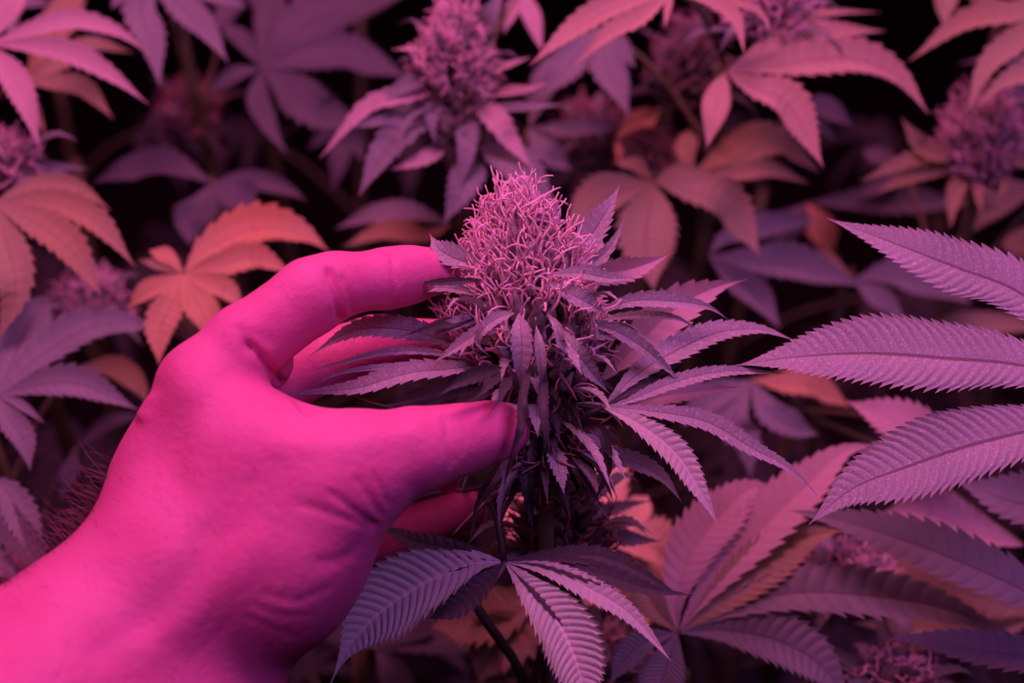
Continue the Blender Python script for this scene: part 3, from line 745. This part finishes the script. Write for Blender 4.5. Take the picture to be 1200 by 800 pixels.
# I top middle bud plant
DI = .74
p = plant('cannabis plant with a tall spiky pink bud standing straight beyond the held bud', None, (536, 160, DI + .02))
ci = cola(p, [P(534, 170, DI), P(533, 120, DI), P(530, 80, DI - .01), P(537, 36, DI - .015)], [rp(q, DI) for q in (18, 28, 30, 12)], 130, 420, pis_len=.009, pis_r=.0007, cal=.006, pis_t=(.35, 1), seg=4, seed=31)
sugar(p, ci, 14, .15, .85, .028, .007, GREEN, seed=32, up0=-.3, up1=.9)
for pts, w in [([(518, 108), (478, 112), (430, 126), (374, 186)], 26), ([(512, 140), (480, 150), (450, 180), (420, 230)], 46), ([(520, 108), (506, 135), (510, 170)], 24), ([(540, 118), (548, 165), (537, 228)], 30),
               ([(552, 108), (580, 140), (600, 168), (625, 200)], 34), ([(560, 90), (590, 78), (624, 66)], 16), ([(555, 108), (610, 106), (645, 96)], 18), ([(555, 125), (610, 126), (664, 122)], 17),
               ([(508, 92), (480, 98), (436, 124)], 26), ([(515, 72), (490, 58), (458, 58)], 16), ([(568, 60), (572, 25), (592, -14)], 34), ([(520, 165), (500, 185), (455, 200)], 24),
               ([(560, 170), (605, 195), (655, 248)], 52), ([(560, 180), (545, 215), (520, 262)], 46), ([(490, 120), (450, 140), (400, 150)], 20)]:
    blade(p['o'], p['off'], [(a, b, DI + (.01 if i == 0 else -.015 - .002 * i)) for i, (a, b) in enumerate(pts)], w, GREEN if R.random() < .75 else LIGHT, teeth=11, name='bract_leaf')
fan(p, (530, 262, .80), [([(480, 250), (440, 252), (392, 268)], 30), ([(500, 275), (450, 272), (400, 290)], 28, dict(mat=WARM))], GREEN)
fan(p, (612, -15, .80), [([(622, 20), (636, 62)], 26), ([(600, 15), (590, 40)], 20)], LIGHT)
fan(p, (620, 150, .83), [([(660, 152), (700, 150), (725, 150)], 24), ([(640, 180), (670, 200)], 34), ([(640, 90), (650, 60)], 34)], GREEN)
filler(p, 8, .5, .95, mi=0)
# K upper right
p = plant('cannabis plant at the top right of centre with long curved pink leaflets', None, (848, 70, .78))
fan(p, (850, 84, .72), [
    ([(890, 68), (960, 40), (1038, 36)], 36), ([(900, 78), (990, 68), (1050, 88), (1089, 134)], 52), ([(880, 100), (925, 125), (965, 196)], 50), ([(842, 110), (836, 140), (828, 174)], 36),
    ([(900, 50), (960, 18), (1032, 14)], 18), ([(900, 70), (970, 62), (1026, 72)], 16)], BLUSH, droop=.4, teeth=16)
fan(p, (812, 205, .80), [([(850, 185), (910, 172), (962, 202)], 46, dict(mat=WARM)), ([(850, 180), (890, 155), (930, 150)], 36, dict(mat=WARM)), ([(805, 180), (808, 150)], 30), ([(850, 205), (900, 200), (950, 215)], 26)], WARM)
fan(p, (930, 125, .82), [([(960, 125), (1000, 148)], 30), ([(950, 140), (980, 165)], 22)], DUSK)
fan(p, (788, -10, .70), [([(735, 4), (680, 30), (620, 77)], 36), ([(750, 20), (715, 38), (674, 76)], 28), ([(783, 8), (779, 32)], 11), ([(830, 0), (860, 20), (873, 64)], 22), ([(870, 5), (895, 20), (904, 42)], 14)], BLUSH, droop=.3)
fan(p, (705, 30, .80), [([(708, 70), (722, 100), (738, 138)], 46), ([(680, 60), (655, 90), (622, 118)], 46), ([(730, 60), (745, 80)], 26)], GREEN)
small_cola(p, 893, 12, .74, 34, 30, n=90, npis=260, seed=33)
small_cola(p, 800, 60, .84, 30, 60, n=90, npis=100, mat=PISTILD, seed=34, smat=DARK)
filler(p, 8, .5, .95, mi=0)
# L
p = plant('cannabis plant with blunt tan-pink leaves directly behind the held bud', None, (768, 225, .84))
fan(p, (765, 213, .76), [
    ([(762, 240), (757, 285), (766, 340)], 78), ([(800, 222), (850, 242), (892, 300)], 56), ([(735, 222), (700, 238), (662, 270)], 56), ([(790, 205), (830, 200)], 24), ([(745, 195), (720, 190)], 22)], WARM, droop=.3, teeth=14)
fan(p, (722, 163, .82), [([(740, 146), (757, 138), (775, 126)], 28), ([(726, 178), (724, 192)], 10)], RUST)
small_cola(p, 690, 150, .86, 28, 26, mat=PISTILD, seed=35)
small_cola(p, 752, 185, .86, 34, 30, mat=PISTILD, seed=36, smat=DARK)
filler(p, 7, .5, .95, mi=0)
# M far right top
p = plant('cannabis plant at the top right corner with arched leaflets hanging left', None, (1290, 60, .82))
fan(p, (1260, 0, .76), [([(1200, 14), (1130, 28), (1064, 72)], 34), ([(1210, 40), (1160, 75), (1132, 134)], 36), ([(1220, 70), (1170, 100), (1145, 125)], 40), ([(1200, -10), (1150, -20)], 30)], WARM, droop=.35)
fan(p, (1112, -30, .80), [([(1108, 0), (1105, 30)], 32), ([(1140, -10), (1180, 10)], 26)], WARM)
fan(p, (1240, 95, .84), [([(1180, 70), (1120, 75)], 16), ([(1190, 110), (1150, 125)], 40)], DUSK)
filler(p, 7, .5, .95, mi=0)
# N
DN = .80
p = plant('cannabis plant with a round fuzzy pink bud near the right edge, leaves drooping under it', None, (1152, 195, DN))
cn = cola(p, [P(1150, 215, DN), P(1150, 190, DN), P(1152, 165, DN - .01), P(1154, 135, DN - .02)], [rp(q, DN) for q in (14, 25, 28, 14)], 90, 420, pis_len=.012, pis_r=.0005, cal=.006, pis_t=(.1, 1), seg=3, seed=41)
for pts, w in [([(1130, 182), (1085, 175), (1056, 138)], 34), ([(1125, 195), (1075, 205), (1028, 226)], 26), ([(1135, 200), (1118, 228), (1114, 268)], 24), ([(1148, 205), (1146, 225), (1150, 252)], 16), ([(1160, 200), (1176, 212), (1172, 234)], 17),
               ([(1165, 192), (1190, 190), (1220, 196)], 20), ([(1125, 185), (1070, 188), (1008, 212)], 24), ([(1165, 175), (1190, 165), (1215, 160)], 20)]:
    blade(p['o'], p['off'], [(a, b, DN + (.005 if i == 0 else -.01 - .006 * i)) for i, (a, b) in enumerate(pts)], w, WARM, teeth=9, name='bract_leaf')
fan(p, (1230, 222, .84), [([(1190, 228), (1150, 250), (1118, 288)], 42), ([(1150, 235), (1100, 238)], 26)], WARM)
fan(p, (1060, 200, .90), [([(1040, 190), (1010, 175)], 30), ([(1030, 215), (1000, 235)], 26)], DUSK)
filler(p, 7, .5, .92, mi=0)
# P mid right dim
p = plant('cannabis plant in dim light with long blurred leaves above the sharp ones', None, (990, 330, .92))
fan(p, (830, 300, .80), [([(880, 305), (940, 312), (1012, 336)], 50), ([(860, 325), (890, 350), (915, 385)], 40), ([(850, 280), (900, 265), (960, 258)], 34)], GREEN, droop=.2)
fan(p, (1000, 328, .82), [([(1040, 322), (1090, 332), (1140, 356)], 50), ([(1030, 350), (1060, 372)], 30), ([(970, 310), (955, 290)], 30, dict(mat=WARM))], GREEN, droop=.2)
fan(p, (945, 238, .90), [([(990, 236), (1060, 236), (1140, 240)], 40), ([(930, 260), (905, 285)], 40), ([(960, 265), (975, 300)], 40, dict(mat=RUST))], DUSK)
fan(p, (1230, 300, .86), [([(1205, 290), (1180, 275)], 50), ([(1190, 320), (1160, 330)], 40)], WARM)
fan(p, (1230, 385, .84), [([(1170, 380), (1110, 382), (1060, 392)], 30)], WARM)
filler(p, 8, .5, .92, mi=0)
# X mid right below
p = plant('cannabis plant with a tan leaf tip and violet leaves between the sharp right leaves', None, (930, 480, .86))
fan(p, (880, 445, .76), [([(910, 448), (950, 452), (998, 478)], 40, dict(mat=RUST)), ([(900, 480), (930, 500), (960, 510)], 40), ([(860, 490), (875, 520), (880, 560)], 44), ([(830, 470), (800, 500)], 40)], GREEN)
fan(p, (1150, 540, .66), [([(1100, 520), (1045, 492), (992, 470)], 62)], LIGHT, droop=.1)
fan(p, (1200, 640, .68), [([(1140, 622), (1085, 600), (1026, 604)], 58)], LIGHT, droop=.1)
filler(p, 8, .5, .85, mi=0)
# Q low right
DQ = .62
p = plant('low cannabis plant at lower right, wide leaf spread like a hand above pink buds', None, (800, 790, DQ + .05))
fan(p, (794, 741, DQ), [
    ([(792, 700), (812, 645), (850, 598), (880, 572), (912, 572)], 66, dict(mat=LIGHT)), ([(830, 690), (890, 622), (945, 568), (992, 528), (1046, 523)], 62, dict(mat=LIGHT, tipe=1.8)), ([(840, 705), (890, 665), (940, 632), (990, 620)], 60, dict(mat=WARM)),
    ([(850, 715), (920, 696), (1000, 696), (1100, 712), (1197, 748)], 60), ([(850, 738), (910, 750), (960, 778), (1000, 830)], 66), ([(785, 770), (775, 800), (770, 830)], 60), ([(770, 715), (756, 690), (742, 655)], 46, dict(mat=WARM)),
    ([(760, 750), (735, 770), (715, 800)], 36)], GREEN, detail=2, droop=.12, teeth=19, stem=STEM, corr=.10, plane=.4, peak=.45)
small_cola(p, 992, 672, .68, 26, 20, n=50, npis=160, seed=51, sl=8)
small_cola(p, 1042, 790, .64, 26, 22, n=50, npis=160, seed=52, sl=12)
small_cola(p, 705, 770, .66, 34, 26, n=70, npis=200, seed=53, sl=12)
fan(p, (1220, 720, .72), [([(1150, 700), (1070, 670), (985, 655)], 90), ([(1150, 740), (1080, 735), (1000, 730)], 50)], WARM, droop=.1)
filler(p, 8, .5, .92, mi=0)
# R behind bottom centre
p = plant('cannabis plant with a small young bud and salmon leaves right under the held bud', None, (662, 650, .62))
co = cola(p, [P(656, 665, .60), P(658, 635, .60), P(660, 605, .595), P(662, 560, .59)], [rp(q, .6) for q in (30, 40, 30, 8)], 90, 260, pis_len=.010, pis_r=.0005, cal=.006, pis_t=(.0, .9), pis_mat=PISTILD, seg=4, seed=54)
sugar(p, co, 22, .0, .9, .030, .0075, GREEN, seed=55, up0=.1, up1=1.2, teeth=9)
fan(p, (650, 655, .61), [([(690, 610), (720, 596), (765, 586)], 20, dict(mat=DUSK)), ([(700, 625), (735, 632), (776, 634)], 26, dict(mat=DUSK))], GREEN)
fan(p, (720, 640, .68), [([(705, 600), (690, 565), (680, 530)], 110), ([(765, 640), (790, 660)], 60), ([(700, 680), (740, 700)], 60), ([(630, 620), (600, 590), (585, 570)], 60), ([(745, 600), (760, 580)], 40)], SALMON)
fan(p, (770, 690, .70), [([(775, 660), (778, 640), (785, 620)], 60), ([(745, 680), (720, 670)], 50), ([(750, 710), (730, 725)], 50)], SALMON)
fan(p, (640, 690, .68), [([(600, 710), (560, 720), (505, 735)], 80), ([(610, 735), (580, 760), (560, 800)], 80), ([(650, 740), (640, 790)], 60)], WARM)
small_cola(p, 640, 790, .68, 30, 26, n=60, npis=120, mat=PISTILD, seed=56, sl=8)
filler(p, 8, .5, .9, mi=0)
# under the hand: dark plant
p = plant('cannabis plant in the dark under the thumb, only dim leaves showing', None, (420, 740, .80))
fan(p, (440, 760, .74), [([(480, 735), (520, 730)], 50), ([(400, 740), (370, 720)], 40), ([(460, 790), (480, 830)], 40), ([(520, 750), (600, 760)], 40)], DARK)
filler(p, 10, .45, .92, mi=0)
# far rows: dim plants beyond, built whole from shared leaflets
far = [(-.38, 1.05, 'at the back left, beyond the upper left bright leaves'), (-.13, 1.05, 'at the back, beyond the wide dusky open leaf'),
       (.12, 1.05, 'at the back, just right of the tall spiky bud'), (.38, 1.05, 'at the back right, beyond the long curved pink leaflets'),
       (-.30, .82, 'in the gap above the rusty orange leaf'), (-.08, .82, 'in the gap left of the tall spiky bud'),
       (.16, .82, 'below the blunt tan-pink leaves'), (.36, .82, 'in the gap left of the round fuzzy bud'),
       (-.28, .62, 'in the gap between left edge and wrist'), (-.12, .60, 'in the dark gap under the palm'),
       (.08, .60, 'in the dark between held bud and low spread leaf'), (.27, .60, 'in the dark under the big sharp leaves')]
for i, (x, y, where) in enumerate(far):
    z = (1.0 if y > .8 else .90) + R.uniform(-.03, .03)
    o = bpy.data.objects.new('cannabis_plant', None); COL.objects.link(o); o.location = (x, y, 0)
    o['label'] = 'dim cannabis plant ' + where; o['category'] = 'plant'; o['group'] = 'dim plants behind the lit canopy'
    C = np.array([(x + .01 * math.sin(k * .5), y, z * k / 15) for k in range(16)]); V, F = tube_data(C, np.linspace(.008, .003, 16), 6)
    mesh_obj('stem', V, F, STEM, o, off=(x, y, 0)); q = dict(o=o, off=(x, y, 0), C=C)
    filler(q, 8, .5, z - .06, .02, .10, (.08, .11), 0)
